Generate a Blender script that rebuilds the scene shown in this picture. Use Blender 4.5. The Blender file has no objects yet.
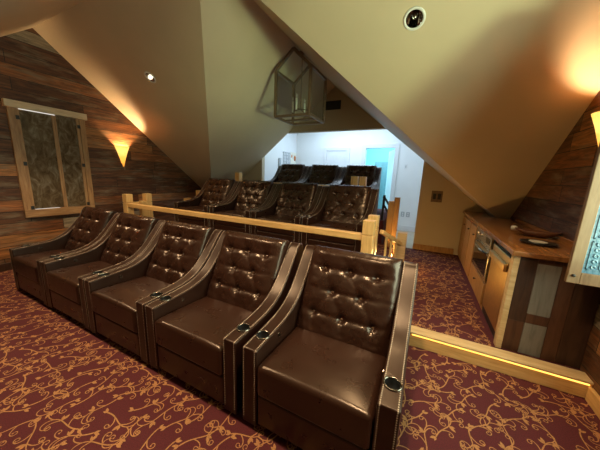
import bpy, bmesh, math, random
import numpy as np
from mathutils import Vector, Matrix, noise

S = bpy.context.scene
COL = S.collection
PI = math.pi

# ------------------------------------------------------------------ room figures (metres)
XL, XR = -5.807, 1.363          # gable walls
YR, ZR, SL = 2.02, 3.775, .803  # ridge and roof pitch
XC = -2.19                      # centre line of the cross gable
YB = 6.05                       # rear wall with the opening to the hall
YS, HS = 2.566, .135            # first step
YF = -1.25                      # front knee wall
YH = 8.15                       # hall rear wall

# ------------------------------------------------------------------ helpers
def tag(o, label=None, cat=None, group=None, kind=None):
    if label: o['label'] = label
    if cat: o['category'] = cat
    if group: o['group'] = group
    if kind: o['kind'] = kind
    return o

def empty(name, loc=(0, 0, 0), rz=0, label=None, cat=None, group=None, kind=None):
    o = bpy.data.objects.new(name, None)
    o.empty_display_size = .1
    COL.objects.link(o)
    o.location = loc
    o.rotation_euler = (0, 0, rz)
    return tag(o, label, cat, group, kind)

def link(name, me, mats=None, parent=None):
    o = bpy.data.objects.new(name, me)
    COL.objects.link(o)
    if mats is not None:
        for m in (mats if isinstance(mats, (list, tuple)) else [mats]):
            me.materials.append(m)
    if parent: o.parent = parent
    return o

def flush(bm, name, mats=None, parent=None, smooth=False, bevel=0, seg=2, fix=True):
    if fix: bmesh.ops.recalc_face_normals(bm, faces=bm.faces)
    me = bpy.data.meshes.new(name)
    bm.to_mesh(me); bm.free()
    if smooth:
        me.polygons.foreach_set('use_smooth', [True] * len(me.polygons))
    o = link(name, me, mats, parent)
    if bevel:
        b = o.modifiers.new('bevel', 'BEVEL'); b.width = bevel; b.segments = seg
        b.limit_method = 'ANGLE'; b.angle_limit = math.radians(35)
        if smooth:
            w = o.modifiers.new('wn', 'WEIGHTED_NORMAL'); w.keep_sharp = True
    return o

def box(bm, x0, x1, y0, y1, z0, z1, mat=0, M=None):
    vs = [bm.verts.new((x, y, z)) for z in (z0, z1) for y in (y0, y1) for x in (x0, x1)]
    if M is not None:
        for v in vs: v.co = M @ v.co
    for f in ((0, 2, 3, 1), (4, 5, 7, 6), (0, 1, 5, 4), (2, 6, 7, 3), (0, 4, 6, 2), (1, 3, 7, 5)):
        fc = bm.faces.new([vs[i] for i in f]); fc.material_index = mat
    return vs

def bar(bm, a, b, w, h=None, up=(0, 0, 1), mat=0):
    a, b = Vector(a), Vector(b); h = h or w
    d = (b - a); L = d.length; d.normalize()
    u = Vector(up)
    if abs(d.dot(u)) > .98: u = Vector((0, 1, 0))
    s = d.cross(u).normalized(); u = s.cross(d)
    M = Matrix((( s.x, d.x, u.x, a.x), (s.y, d.y, u.y, a.y), (s.z, d.z, u.z, a.z), (0, 0, 0, 1)))
    return box(bm, -w / 2, w / 2, 0, L, -h / 2, h / 2, mat, M)

def prism(bm, poly, vec, mat=0):
    """closed solid: polygon (3d points) extruded along vec"""
    vec = Vector(vec)
    a = [bm.verts.new(p) for p in poly]; b = [bm.verts.new(Vector(p) + vec) for p in poly]
    n = len(poly)
    fs = [bm.faces.new(a), bm.faces.new(b[::-1])]
    for i in range(n): fs.append(bm.faces.new((a[i], b[i], b[(i + 1) % n], a[(i + 1) % n])))
    for f in fs: f.material_index = mat

def lathe(bm, prof, n=24, M=None, mat=0, a0=0, a1=2 * PI, smooth=True):
    full = abs(a1 - a0 - 2 * PI) < 1e-6
    k = n if full else n + 1
    rows = []
    for r, z in prof:
        row = []
        for i in range(k):
            a = a0 + (a1 - a0) * i / n
            v = Vector((r * math.cos(a), r * math.sin(a), z))
            if M is not None: v = M @ v
            row.append(bm.verts.new(v))
        rows.append(row)
    for p, q in zip(rows, rows[1:]):
        for i in range(n):
            j = (i + 1) % k
            f = bm.faces.new((p[i], p[j], q[j], q[i])); f.material_index = mat; f.smooth = smooth
    return rows

def cyl(bm, c, r, h, n=20, M=None, mat=0, axis='Z'):
    R = {'Z': Matrix.Identity(4), 'X': Matrix.Rotation(PI / 2, 4, 'Y'), 'Y': Matrix.Rotation(-PI / 2, 4, 'X')}[axis]
    T = Matrix.Translation(c) @ R
    if M is not None: T = M @ T
    lathe(bm, [(1e-4, 0), (r, 0), (r, h), (1e-4, h)], n, T, mat, smooth=False)

def cut(o, cutter_bm):
    """carve a hole and keep only the result"""
    me = bpy.data.meshes.new('hole'); bmesh.ops.recalc_face_normals(cutter_bm, faces=cutter_bm.faces)
    cutter_bm.to_mesh(me); cutter_bm.free()
    c = bpy.data.objects.new('hole', me); COL.objects.link(c)
    m = o.modifiers.new('b', 'BOOLEAN'); m.object = c; m.operation = 'DIFFERENCE'; m.solver = 'EXACT'
    dg = bpy.context.evaluated_depsgraph_get(); dg.update()
    new = bpy.data.meshes.new_from_object(o.evaluated_get(dg))
    new.name = o.name
    o.modifiers.clear(); old = o.data; o.data = new
    bpy.data.objects.remove(c); bpy.data.meshes.remove(me); bpy.data.meshes.remove(old)
    return o

def children(o): return [c for c in COL.objects if c.parent == o]
def copy_tree(o, parent=None, kids=None):
    kids = kids if kids is not None else {p: children(p) for p in list(COL.objects)}
    c = o.copy(); COL.objects.link(c); c.parent = parent
    for ch in kids.get(o, []): copy_tree(ch, c, kids)
    return c

# ------------------------------------------------------------------ materials
class NT:
    def __init__(s, name):
        s.m = bpy.data.materials.new(name); s.m.use_nodes = True
        s.t = s.m.node_tree; s.b = s.t.nodes['Principled BSDF']
    def n(s, typ, **kw):
        d = s.t.nodes.new(typ)
        for k, v in kw.items():
            if k[0] == '_': d.inputs[int(k[1:])].default_value = v
            else: setattr(d, k, v)
        return d
    def l(s, a, b): s.t.links.new(a, b)
    def math(s, op, a, b=None, c=None):
        d = s.n('ShaderNodeMath', operation=op)
        for i, v in enumerate((a, b, c)):
            if v is None: continue
            if isinstance(v, (int, float)): d.inputs[i].default_value = v
            else: s.l(v, d.inputs[i])
        return d.outputs[0]
    def ramp(s, fac, stops, interp='LINEAR'):
        d = s.n('ShaderNodeValToRGB'); cr = d.color_ramp; cr.interpolation = interp
        while len(cr.elements) < len(stops): cr.elements.new(.5)
        for e, (p, c) in zip(cr.elements, stops): e.position = p; e.color = (*c, 1)
        s.l(fac, d.inputs[0]); return d.outputs[0]
    def coord(s, scale=(1, 1, 1), which='Object', rot=(0, 0, 0)):
        c = s.n('ShaderNodeTexCoord'); m = s.n('ShaderNodeMapping')
        m.inputs['Scale'].default_value = scale; m.inputs['Rotation'].default_value = rot
        s.l(c.outputs[which], m.inputs[0]); return m.outputs[0]
    def noise(s, v, scale, detail=4, rough=.55, dist=0):
        d = s.n('ShaderNodeTexNoise'); s.l(v, d.inputs['Vector'])
        d.inputs['Scale'].default_value = scale; d.inputs['Detail'].default_value = detail
        d.inputs['Roughness'].default_value = rough; d.inputs['Distortion'].default_value = dist
        return d.outputs[0]
    def bump(s, h, strength=.2, dist=.01):
        d = s.n('ShaderNodeBump'); d.inputs['Strength'].default_value = strength; d.inputs['Distance'].default_value = dist
        s.l(h, d.inputs['Height']); s.l(d.outputs[0], s.b.inputs['Normal'])
    def mix(s, fac, a, b, typ='MIX'):
        d = s.n('ShaderNodeMix', data_type='RGBA', blend_type=typ)
        for i, v in ((0, fac), (6, a), (7, b)):
            if isinstance(v, (int, float)): d.inputs[i].default_value = v
            elif isinstance(v, tuple): d.inputs[i].default_value = (*v, 1)
            else: s.l(v, d.inputs[i])
        return d.outputs[2]
    def set(s, **kw):
        for k, v in kw.items():
            k = k.replace('_', ' ')
            if isinstance(v, tuple) and len(v) == 3: v = (*v, 1)
            s.b.inputs[k].default_value = v
        return s

def plain(name, col, rough=.5, metal=0, noise=.0, scale=20, **kw):
    t = NT(name); t.set(Roughness=rough, Metallic=metal, **kw)
    v = t.coord()
    n = t.noise(v, scale, 4)
    k = noise
    c = t.ramp(n, [(.3, tuple(max(0, x * (1 - k)) for x in col)), (.7, tuple(min(1, x * (1 + k)) for x in col))])
    t.l(c, t.b.inputs['Base Color'])
    return t.m

def emit(name, col, strength):
    t = NT(name); t.set(Base_Color=(0, 0, 0), Emission_Color=col, Emission_Strength=strength, Roughness=.6)
    return t.m

def wood(name, c0, c1, c2, stretch=(1, 12, 12), scale=3, rough=.5, bump=.1):
    """c0 dark grain, c1 body, c2 light; stretch small along the grain"""
    t = NT(name); t.set(Roughness=rough)
    v = t.coord(stretch)
    n = t.noise(v, scale, 8, .6, .6)
    info = t.n('ShaderNodeObjectInfo')
    n2 = t.noise(t.coord((1, 1, 1)), 1.7, 2)
    f = t.math('ADD', t.math('MULTIPLY', n, .75), t.math('MULTIPLY', n2, .25))
    c = t.ramp(f, [(.3, c0), (.5, c1), (.72, c2)])
    t.l(c, t.b.inputs['Base Color']); t.bump(n, bump, .004)
    return t.m

def plank_wall(name):
    t = NT(name); t.set(Roughness=.62)
    tc = t.n('ShaderNodeTexCoord'); sp = t.n('ShaderNodeSeparateXYZ'); t.l(tc.outputs['Object'], sp.inputs[0])
    y, z = sp.outputs[1], sp.outputs[2]
    H, L = .185, 1.7
    zr = t.math('DIVIDE', z, H); row = t.math('FLOOR', zr); zf = t.math('SUBTRACT', zr, row)
    w1 = t.n('ShaderNodeTexWhiteNoise', noise_dimensions='1D'); t.l(row, w1.inputs['W'])
    yo = t.math('ADD', t.math('DIVIDE', y, L), t.math('MULTIPLY', w1.outputs[0], 7.3))
    col = t.math('FLOOR', yo); yf = t.math('SUBTRACT', yo, col)
    cb = t.n('ShaderNodeCombineXYZ'); t.l(row, cb.inputs[0]); t.l(col, cb.inputs[1])
    w2 = t.n('ShaderNodeTexWhiteNoise', noise_dimensions='3D'); t.l(cb.outputs[0], w2.inputs['Vector'])
    # grain, shifted per board
    mp = t.n('ShaderNodeVectorMath', operation='MULTIPLY'); t.l(tc.outputs['Object'], mp.inputs[0]); mp.inputs[1].default_value = (1, 1.3, 16)
    ad = t.n('ShaderNodeVectorMath', operation='MULTIPLY_ADD'); t.l(w2.outputs['Color'], ad.inputs[0]); ad.inputs[1].default_value = (9, 9, 9); t.l(mp.outputs[0], ad.inputs[2])
    g = t.noise(ad.outputs[0], 1.6, 9, .7, 1.2)
    mp2 = t.n('ShaderNodeVectorMath', operation='MULTIPLY'); t.l(tc.outputs['Object'], mp2.inputs[0]); mp2.inputs[1].default_value = (1, 1, 4.5)
    g2 = t.noise(mp2.outputs[0], 2.2, 5, .6)
    base = t.ramp(w2.outputs['Value'], [(0, (.085, .030, .010)), (.22, (.23, .085, .026)), (.4, (.12, .045, .016)), (.55, (.30, .13, .042)),
                                        (.68, (.16, .06, .02)), (.80, (.25, .205, .14)), (.87, (.15, .056, .019)), (1, (.17, .128, .08))], 'CONSTANT')
    k = t.ramp(g, [(.3, (.18, .16, .15)), (.5, (.9, .9, .9)), (.7, (1.9, 1.8, 1.7))])
    c = t.mix(1.0, base, k, 'MULTIPLY')
    worn = t.ramp(g2, [(.50, (0, 0, 0)), (.68, (1, 1, 1))])
    c = t.mix(t.math('MULTIPLY', worn, .6), c, (.22, .18, .12))
    gap = t.math('MINIMUM', t.math('MINIMUM', zf, t.math('SUBTRACT', 1, zf)),
                 t.math('MULTIPLY', t.math('MINIMUM', yf, t.math('SUBTRACT', 1, yf)), L / H))
    gm = t.math('LESS_THAN', gap, .02)
    c = t.mix(gm, c, (.006, .004, .003))
    t.l(c, t.b.inputs['Base Color'])
    h = t.math('SUBTRACT', t.math('ADD', t.math('MULTIPLY', g, .4), t.math('MULTIPLY', w2.outputs['Value'], .8)), gm)
    t.bump(h, .5, .012)
    return t.m

def leather(name, c, rough=.33, wrinkle=.3, spec=.55):
    t = NT(name); t.set(Roughness=rough, Specular_IOR_Level=spec, Specular_Tint=(1, .84, .72))
    v = t.coord()
    big = t.noise(v, 5, 4, .6)
    col = t.ramp(big, [(.3, tuple(x * .88 for x in c)), (.7, tuple(x * 1.14 for x in c))])
    t.l(col, t.b.inputs['Base Color'])
    r = t.ramp(t.noise(v, 9, 3), [(.3, (rough - .03,) * 3), (.7, (rough + .05,) * 3)]); t.l(r, t.b.inputs['Roughness'])
    vo = t.n('ShaderNodeTexVoronoi'); vo.inputs['Scale'].default_value = 260; t.l(v, vo.inputs['Vector'])
    wr = t.noise(v, 16, 3, .5, .8)
    h = t.math('ADD', t.math('MULTIPLY', vo.outputs[0], .05), t.math('MULTIPLY', wr, wrinkle))
    t.bump(h, .22, .008)
    return t.m

M = {}
def build_materials():
    M['paint'] = plain('slope_paint', (.60, .485, .32), .62, noise=.03, scale=2)
    M['paint_wall'] = plain('wall_paint', (.50, .41, .28), .7, noise=.03, scale=3)
    M['hall_paint'] = plain('hall_paint', (.80, .82, .84), .6, noise=.02, scale=3)
    M['hall_trim'] = plain('hall_trim_paint', (.74, .76, .79), .4, noise=.02)
    M['cyan_lit_wall'] = plain('cyan_lit_wall', (.30, .66, .74), .6, noise=.04, scale=2)  # cyan light of the far room is put into its wall colour
    M['planks'] = plank_wall('reclaimed_boards')
    M['leather'] = leather('brown_leather', (.025, .0096, .0058), .29, .14)
    M['leather_back'] = leather('brown_leather_back', (.023, .0088, .0055), .27, .7)
    M['leather_arm'] = leather('brown_leather_arm', (.020, .0075, .0047), .35, .22, .42)
    M['stitch'] = plain('tan_thread', (.40, .32, .25), .4, noise=.2, scale=90)
    M['button'] = plain('leather_button', (.10, .055, .032), .28, noise=.1)
    M['black'] = plain('black_plastic', (.012, .012, .013), .35, noise=.1)
    M['rim'] = plain('dark_chrome', (.22, .2, .18), .2, 1.0, noise=.1)
    M['maroon'] = plain('maroon_carpet', (.074, .0082, .0125), .95, noise=.35, scale=160)
    M['gold'] = plain('gold_carpet_thread', (.37, .175, .068), .95, noise=.3, scale=140)
    M['pine'] = wood('honey_pine', (.50, .27, .09), (.68, .42, .16), (.80, .54, .25), (1.2, 12, 12), 3, .42)
    M['pine_y'] = wood('honey_pine_rail', (.48, .26, .085), (.66, .41, .155), (.78, .52, .24), (12, 1.2, 12), 3, .42)
    M['pine_z'] = wood('honey_pine_post', (.48, .26, .085), (.68, .42, .16), (.80, .55, .26), (12, 12, 1.2), 3, .42)
    M['leaf_wood'] = wood('leaf_wood', (.10, .052, .022), (.16, .09, .042), (.215, .135, .072), (9, 9, 1), 4, .55)
    M['pine_pale'] = wood('pale_pine', (.42, .27, .13), (.58, .40, .20), (.68, .52, .31), (1, 10, 10), 3, .5)
    M['head_wood'] = wood('head_board_wood', (.46, .36, .24), (.62, .50, .34), (.74, .62, .45), (9, 1, 9), 4, .5)
    M['shutter_wood'] = wood('shutter_wood', (.20, .10, .04), (.34, .185, .08), (.46, .29, .14), (9, 9, 1), 4, .5)
    M['shutter_wood_y'] = wood('shutter_rail_wood', (.20, .10, .04), (.34, .185, .08), (.46, .29, .14), (9, 1, 9), 4, .5)
    M['counter'] = wood('counter_boards', (.10, .035, .012), (.25, .10, .032), (.40, .19, .065), (7, .8, 7), 2.2, .24)
    M['cab'] = wood('cabinet_wood', (.20, .09, .028), (.36, .18, .06), (.47, .27, .10), (9, 9, 1), 3, .42)
    M['dark_board'] = wood('dark_end_board', (.018, .008, .005), (.045, .02, .011), (.075, .035, .018), (9, 9, 1), 3, .5)
    M['red_board'] = wood('red_end_board', (.03, .012, .007), (.075, .03, .015), (.11, .05, .025), (9, 9, 1), 3, .5)
    M['grey_board'] = wood('grey_end_board', (.10, .09, .075), (.17, .155, .13), (.22, .20, .17), (9, 9, 1), 3, .6)
    M['steel'] = plain('brushed_steel', (.66, .58, .44), .27, 1.0, noise=.06, scale=30)
    M['fridge_steel'] = plain('gold_reflection_steel', (.72, .50, .22), .3, 1.0, noise=.06, scale=30)  # golden reflection is put into the steel's base colour
    M['oven_glass'] = plain('oven_glass', (.012, .011, .011), .08, noise=.05)
    M['bronze'] = plain('dark_bronze', (.17, .11, .065), .45, .35, noise=.25, scale=25)
    M['chrome'] = plain('chrome', (.75, .75, .74), .08, 1.0, noise=.02)
    M['white_trim'] = plain('white_trim', (.75, .73, .68), .45, noise=.02)
    M['vent_dark'] = plain('vent_dark', (.035, .034, .033), .6, noise=.1)
    M['iron'] = plain('dark_iron', (.03, .03, .032), .45, .4, noise=.1)
    t = NT('clear_glass')      # thin pane: mostly see-through, mirror-like at grazing angles
    tr = t.n('ShaderNodeBsdfTransparent'); tr.inputs[0].default_value = (.95, .97, .96, 1)
    gl = t.n('ShaderNodeBsdfGlossy'); gl.inputs['Roughness'].default_value = .04
    lw = t.n('ShaderNodeLayerWeight'); lw.inputs[0].default_value = .5
    fr = t.n('ShaderNodeMath', operation='MULTIPLY_ADD'); t.l(t.math('POWER', lw.outputs['Facing'], 4.0), fr.inputs[0]); fr.inputs[1].default_value = .5; fr.inputs[2].default_value = .03
    mx = t.n('ShaderNodeMixShader'); t.l(fr.outputs[0], mx.inputs[0]); t.l(tr.outputs[0], mx.inputs[1]); t.l(gl.outputs[0], mx.inputs[2])
    t.l(mx.outputs[0], t.t.nodes['Material Output'].inputs[0]); M['glass'] = t.m
    # old pane behind the closed shutter: smoky and streaked
    t = NT('smoky_pane'); t.set(Roughness=.16)
    n = t.noise(t.coord((1, 2, 1.3)), 4.2, 7, .62, 1.2)
    t.l(t.ramp(n, [(.34, (.06, .038, .020)), (.50, (.11, .078, .045)), (.62, (.17, .14, .10)), (.76, (.27, .25, .21))]), t.b.inputs['Base Color'])
    t.bump(n, .15, .01); M['smoky'] = t.m
    # pressed panel in the open shutter, blue of reflected sky put into its colour
    t = NT('pressed_sky_tint_glass'); t.set(Roughness=.22)
    v = t.coord((1, 1, 1))
    vo = t.n('ShaderNodeTexVoronoi', feature='DISTANCE_TO_EDGE'); vo.inputs['Scale'].default_value = 26; t.l(v, vo.inputs['Vector'])
    n = t.noise(v, 30, 5, .6, 1.5)
    e = t.math('MULTIPLY', vo.outputs[0], n)
    t.l(t.ramp(e, [(.0, (.055, .13, .20)), (.06, (.085, .18, .27)), (.25, (.11, .215, .31))]), t.b.inputs['Base Color'])
    t.bump(e, .3, .01); M['pressed'] = t.m
    # amber shade
    t = NT('amber_shade'); v = t.coord((1, 1, 1)); n = t.noise(v, 22, 5, .6, 1)
    sp = t.n('ShaderNodeSeparateXYZ'); tc = t.n('ShaderNodeTexCoord'); t.l(tc.outputs['Object'], sp.inputs[0])
    g = t.math('ADD', t.math('MULTIPLY', sp.outputs[2], 1.6), t.math('MULTIPLY', n, .55))
    c = t.ramp(g, [(.2, (.75, .20, .02)), (.55, (1, .40, .05)), (.8, (1, .62, .15)), (1, (1, .5, .09))])
    t.set(Base_Color=(.5, .25, .06), Roughness=.5, Emission_Strength=.62); t.l(c, t.b.inputs['Emission Color']); M['amber'] = t.m
    M['led'] = emit('warm_led', (1, .42, .07), 1.2)
    M['gap'] = emit('daylight_glow_strip', (1, .95, .85), .3)  # emission that imitates daylight leaking past the closed shutters
    M['paper'] = plain('white_paper', (.82, .80, .70), .8, noise=.02)
    M['orange'] = plain('orange_print', (.75, .24, .09), .7, noise=.1)
    M['grey_cloth'] = plain('grey_cloth', (.42, .46, .50), .9, noise=.15)
    M['bowl_wood'] = wood('bowl_wood', (.05, .018, .010), (.12, .045, .022), (.2, .09, .045), (1, 7, 7), 3, .28)
    M['slate'] = plain('dark_slate', (.02, .018, .017), .22, noise=.3, scale=12)
    M['pale'] = plain('pale_ceramic', (.5, .46, .40), .35, noise=.1)
    M['teal_grey'] = plain('teal_grey_paint', (.16, .27, .31), .6, noise=.08)
build_materials()

# ------------------------------------------------------------------ carpet scrolls
def scroll_pattern(bm, area, z, seed, mat=1, cell=.165, skip=None):
    """gold vines woven into the carpet: tapering clothoid strokes with leaf blots"""
    rnd = random.Random(seed)
    x0, x1, y0, y1 = area
    def inside(p): return x0 + .01 < p[0] < x1 - .01 and y0 + .01 < p[1] < y1 - .01 and not (skip and skip(p))
    def stroke(p, a, L, k0, k1, pw, w0, w1, zz, n=18):
        pts = []; s = L / n; x, y = p
        for i in range(n + 1):
            t = i / n
            pts.append((x, y, a, t)); k = k0 + k1 * t ** pw
            a += k * s / 2; x += math.cos(a) * s; y += math.sin(a) * s; a += k * s / 2
        prev = None
        for (px, py, pa, t) in pts:
            if not inside((px, py)): prev = None; continue
            w = (w0 + (w1 - w0) * t) / 2
            nx, ny = -math.sin(pa) * w, math.cos(pa) * w
            cur = (bm.verts.new((px + nx, py + ny, zz)), bm.verts.new((px - nx, py - ny, zz)))
            if prev:
                f = bm.faces.new((prev[0], prev[1], cur[1], cur[0])); f.material_index = mat
            prev = cur
        return pts
    def blot(p, a, L, W, zz):
        pts = [(0, 0), (.3, .35), (.55, .5), (.8, .28), (1, 0), (.8, -.28), (.55, -.5), (.3, -.35)]
        c, s = math.cos(a), math.sin(a); vs = []
        for u, v in pts:
            q = (p[0] + c * u * L - s * v * W, p[1] + s * u * L + c * v * W)
            if not inside(q): return
            vs.append(bm.verts.new((*q, zz)))
        f = bm.faces.new(vs); f.material_index = mat
    nx, ny = int((x1 - x0) / cell) + 2, int((y1 - y0) / cell) + 2
    def flare(p, a, L, zz):
        """pointed leaf of two lobes"""
        for da, l in ((-.38, L), (.30, L * .8)): blot(p, a + da, l, l * .42, zz)
    for i in range(-1, nx):
        for j in range(-1, ny):
            zz = z + .0006 + rnd.random() * .0009
            p = (x0 + (i + .5 * (j % 2) + rnd.uniform(-.12, .12)) * cell, y0 + (j + rnd.uniform(-.12, .12)) * cell)
            a = rnd.choice((PI * .28, PI * .36, PI * 1.28, PI * .05, PI * 1.4)) + rnd.uniform(-.4, .4)
            sg = rnd.choice((-1, 1)); q = cell / .185
            L = .36 * q * rnd.uniform(.8, 1.15)
            p = (p[0] - math.cos(a + sg * .25) * L * .3, p[1] - math.sin(a + sg * .25) * L * .3)
            main = stroke(p, a, L, sg * 5.5 / q, -sg * 52 / q, 1.9, .0085, .0045, zz, 26)
            e = main[-1]; blot((e[0], e[1]), e[2], .012, .011, zz)
            flare(p, a + PI * .9, .045, zz)
            for t, sd in ((6, sg), (12, -sg), (16, sg)):
                b = main[t]
                L2 = .17 * q * rnd.uniform(.75, 1.15)
                br = stroke((b[0], b[1]), b[2] + sd * rnd.uniform(.35, .8), L2, sd * 3 / q, sd * 95 / q, 1.5, .007, .004, zz, 20)
                e = br[-1]; blot((e[0], e[1]), e[2], .012, .011, zz)
                if t == 12: flare((b[0], b[1]), b[2] + sg * 1.2, .05, zz)

def ribbon_up(bm):
    for f in bm.faces:
        if f.material_index == 1 and f.normal.z < 0: f.normal_flip()

# ------------------------------------------------------------------ room shell
def zmain(y): return ZR - SL * abs(y - YR)
def zcross(x): return ZR - SL * abs(x - XC)

def build_shell():
    # floor of the front bay
    bm = bmesh.new(); box(bm, XL - .1, XR + .1, YF - .1, YS, -.12, 0)
    bmesh.ops.recalc_face_normals(bm, faces=bm.faces)
    scroll_pattern(bm, (XL, XR, -.6, YS), 0, 3)
    bm.normal_update(); ribbon_up(bm)
    tag(flush(bm, 'floor', [M['maroon'], M['gold']], fix=False), kind='structure')
    # raised floor behind the step
    bm = bmesh.new(); box(bm, XL - .1, XR + .1, YS + .002, YB, -.12, HS)
    bmesh.ops.recalc_face_normals(bm, faces=bm.faces)
    scroll_pattern(bm, (-.45, .76, YS + .1, YB - .05), HS, 5)
    bm.normal_update(); ribbon_up(bm)
    tag(flush(bm, 'floor', [M['maroon'], M['gold']], fix=False), kind='structure')
    # seating tiers
    bm = bmesh.new(); box(bm, -5.42, -.40, 2.74, 4.78, HS, .46)
    bmesh.ops.recalc_face_normals(bm, faces=bm.faces)
    scroll_pattern(bm, (-5.4, -.42, 2.76, 4.75), .46, 8); bm.normal_update(); ribbon_up(bm)
    tag(flush(bm, 'floor', [M['maroon'], M['gold']], fix=False), kind='structure')
    bm = bmesh.new(); box(bm, -4.20, -.62, 4.782, 6.75, HS, .90)
    tag(flush(bm, 'floor', [M['maroon'], M['gold']]), kind='structure')
    bm = bmesh.new(); box(bm, -.62, -.30, 4.79, 5.5, HS, .30)
    tag(flush(bm, 'floor', [M['maroon'], M['gold']]), kind='structure')
    # hall floor
    bm = bmesh.new(); box(bm, -4.5, .3, YB + .001, 10.8, -.12, HS - .002)
    tag(flush(bm, 'floor', [plain('hall_floor', (.48, .38, .28), .5, noise=.1)]), kind='structure')
    # ceiling : back slope either side of the valley, cross gable, front slope
    T = .12
    up = Vector((0, 0, T))
    bm = bmesh.new()
    wl = XC - XL; wr = XR - XC
    a = (XC, YR, ZR)
    prism(bm, [(XL - .1, YR, ZR), a, (XL - .1, YR + wl + .1, zmain(YR + wl + .1))], up)
    o = tag(flush(bm, 'ceiling', M['paint']), kind='structure')
    c = bmesh.new(); dl_hole(c, (-4.20, 2.82, 3.138)); cut(o, c)
    bm = bmesh.new()
    prism(bm, [a, (XR + .1, YR, ZR), (XR + .1, YR + wr + .1, zmain(YR + wr + .1))], up)
    o = tag(flush(bm, 'ceiling', M['paint']), kind='structure')
    c = bmesh.new(); dl_hole(c, (-.28, 2.815, 3.138)); cut(o, c)
    bm = bmesh.new()
    yb = YB
    prism(bm, [a, (XC, yb, ZR), (XL - .1, yb, zcross(XL - .1)), (XL - .1, YR + wl + .1, zcross(XL - .1))], up)
    tag(flush(bm, 'ceiling', M['paint']), kind='structure')
    bm = bmesh.new()
    prism(bm, [a, (XC, yb, ZR), (XR + .1, yb, zcross(XR + .1)), (XR + .1, YR + wr + .1, zcross(XR + .1))], up)
    tag(flush(bm, 'ceiling', M['paint']), kind='structure')
    bm = bmesh.new()
    prism(bm, [(XL - .1, YR, ZR), (XR + .1, YR, ZR), (XR + .1, YF - .1, zmain(YF - .1)), (XL - .1, YF - .1, zmain(YF - .1))], up)
    o = tag(flush(bm, 'ceiling', M['paint']), kind='structure')
    for x in DLX:
        c = bmesh.new(); dl_hole(c, (x, DLY, zmain(DLY)), front=True); cut(o, c)
    # gable walls
    poly = lambda x: [(x, YF, -.1), (x, YB, -.1), (x, YB, zcross(x) + .05), (x, YR + abs(x - XC), zcross(x) + .05), (x, YR, ZR + .05), (x, YF, zmain(YF) + .05)]
    bm = bmesh.new(); prism(bm, poly(XL), (-.14, 0, 0))
    tag(flush(bm, 'wall_left', M['planks']), kind='structure')
    bm = bmesh.new(); prism(bm, poly(XR), (.14, 0, 0))
    o = tag(flush(bm, 'wall_right', M['planks']), kind='structure')
    c = bmesh.new(); box(c, XR - .1, XR + .3, 0.95, 2.42, .98, 2.60); cut(o, c)
    # front knee wall
    bm = bmesh.new(); box(bm, XL - .14, XR + .14, YF - .14, YF, -.1, zmain(YF) + .1)
    tag(flush(bm, 'wall_front', M['planks']), kind='structure')
    # rear wall with the opening towards the hall
    top = lambda x: zcross(x) + .06
    ox0, ox1, oz = -4.27, -.09, 2.78
    hw = (ZR - oz) / SL
    bm = bmesh.new()
    prism(bm, [(XL - .1, YB, -.1), (ox0, YB, -.1), (ox0, YB, top(ox0)), (XL - .1, YB, top(XL - .1))], (0, .13, 0))
    prism(bm, [(ox1, YB, -.1), (XR + .1, YB, -.1), (XR + .1, YB, top(XR + .1)), (ox1, YB, top(ox1))], (0, .13, 0))
    prism(bm, [(XC - hw - .06, YB, oz), (XC + hw + .06, YB, oz), (XC, YB, ZR + .06)], (0, .13, 0))
    tag(flush(bm, 'wall_back', M['paint_wall']), kind='structure')
    # ceiling edge between the rear wall and the hall
    # hall
    bm = bmesh.new()
    box(bm, -4.42, -4.27, YB + .135, YH, HS, 3.45)
    tag(flush(bm, 'wall_hall_left', M['hall_paint']), kind='structure')
    bm = bmesh.new(); box(bm, -.09, .06, YB + .135, YH, HS, 3.45)
    tag(flush(bm, 'wall_hall_right', M['hall_paint']), kind='structure')
    bm = bmesh.new(); box(bm, -4.42, .06, YH, YH + .12, HS, 3.45)
    o = tag(flush(bm, 'wall_hall_back', M['hall_paint']), kind='structure')
    c = bmesh.new(); box(c, -1.80, -.94, YH - .2, YH + .3, HS - .1, 2.60); cut(o, c)
    bm = bmesh.new(); box(bm, -4.5, .2, YB + .131, 10.8, 3.45, 3.57)
    tag(flush(bm, 'ceiling', M['hall_paint']), kind='structure')
    bm = bmesh.new(); box(bm, -4.42, .06, YB + .131, YB + .15, zcross(XC) + .07, 3.45)
    bm.free()
    # room beyond the doorway
    bm = bmesh.new()
    box(bm, -2.7, -2.6, YH + .125, 10.7, HS, 3.45); box(bm, -.35, -.25, YH + .125, 10.7, HS, 3.45); box(bm, -2.7, -.25, 10.7, 10.8, HS, 3.45)
    tag(flush(bm, 'wall_far_room', M['cyan_lit_wall']), kind='structure')
    # step trim : nosing board, face board
    bm = bmesh.new()
    box(bm, XL, XR, YS - .028, YS + .105, HS + .001, HS + .022)
    tag(flush(bm, 'trim_1', M['pine_pale'], bevel=.005), kind='structure')
    bm = bmesh.new(); box(bm, XL, XR, YS - .020, YS - .001, 0.001, HS)
    tag(flush(bm, 'trim_2', M['pine'], bevel=.003), kind='structure')
    # baseboards
    bm = bmesh.new(); box(bm, -.09, .70, YB - .03, YB - .001, HS + .001, HS + .13)
    tag(flush(bm, 'baseboard_back', M['cab'], bevel=.004), kind='structure')
    bm = bmesh.new(); box(bm, XR - .028, XR - .001, YF, YS - .03, .001, .12)
    tag(flush(bm, 'baseboard_right', M['pine_y'], bevel=.004), kind='structure')
    bm = bmesh.new(); box(bm, XL + .001, XL + .028, YF, YS - .03, .001, .12)
    tag(flush(bm, 'baseboard_left', M['dark_board'], bevel=.004), kind='structure')
    bm = bmesh.new(); box(bm, -4.2, -1.92, YH - .02, YH - .001, HS, HS + .16); box(bm, -.82, -.1, YH - .02, YH - .001, HS, HS + .16)
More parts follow.
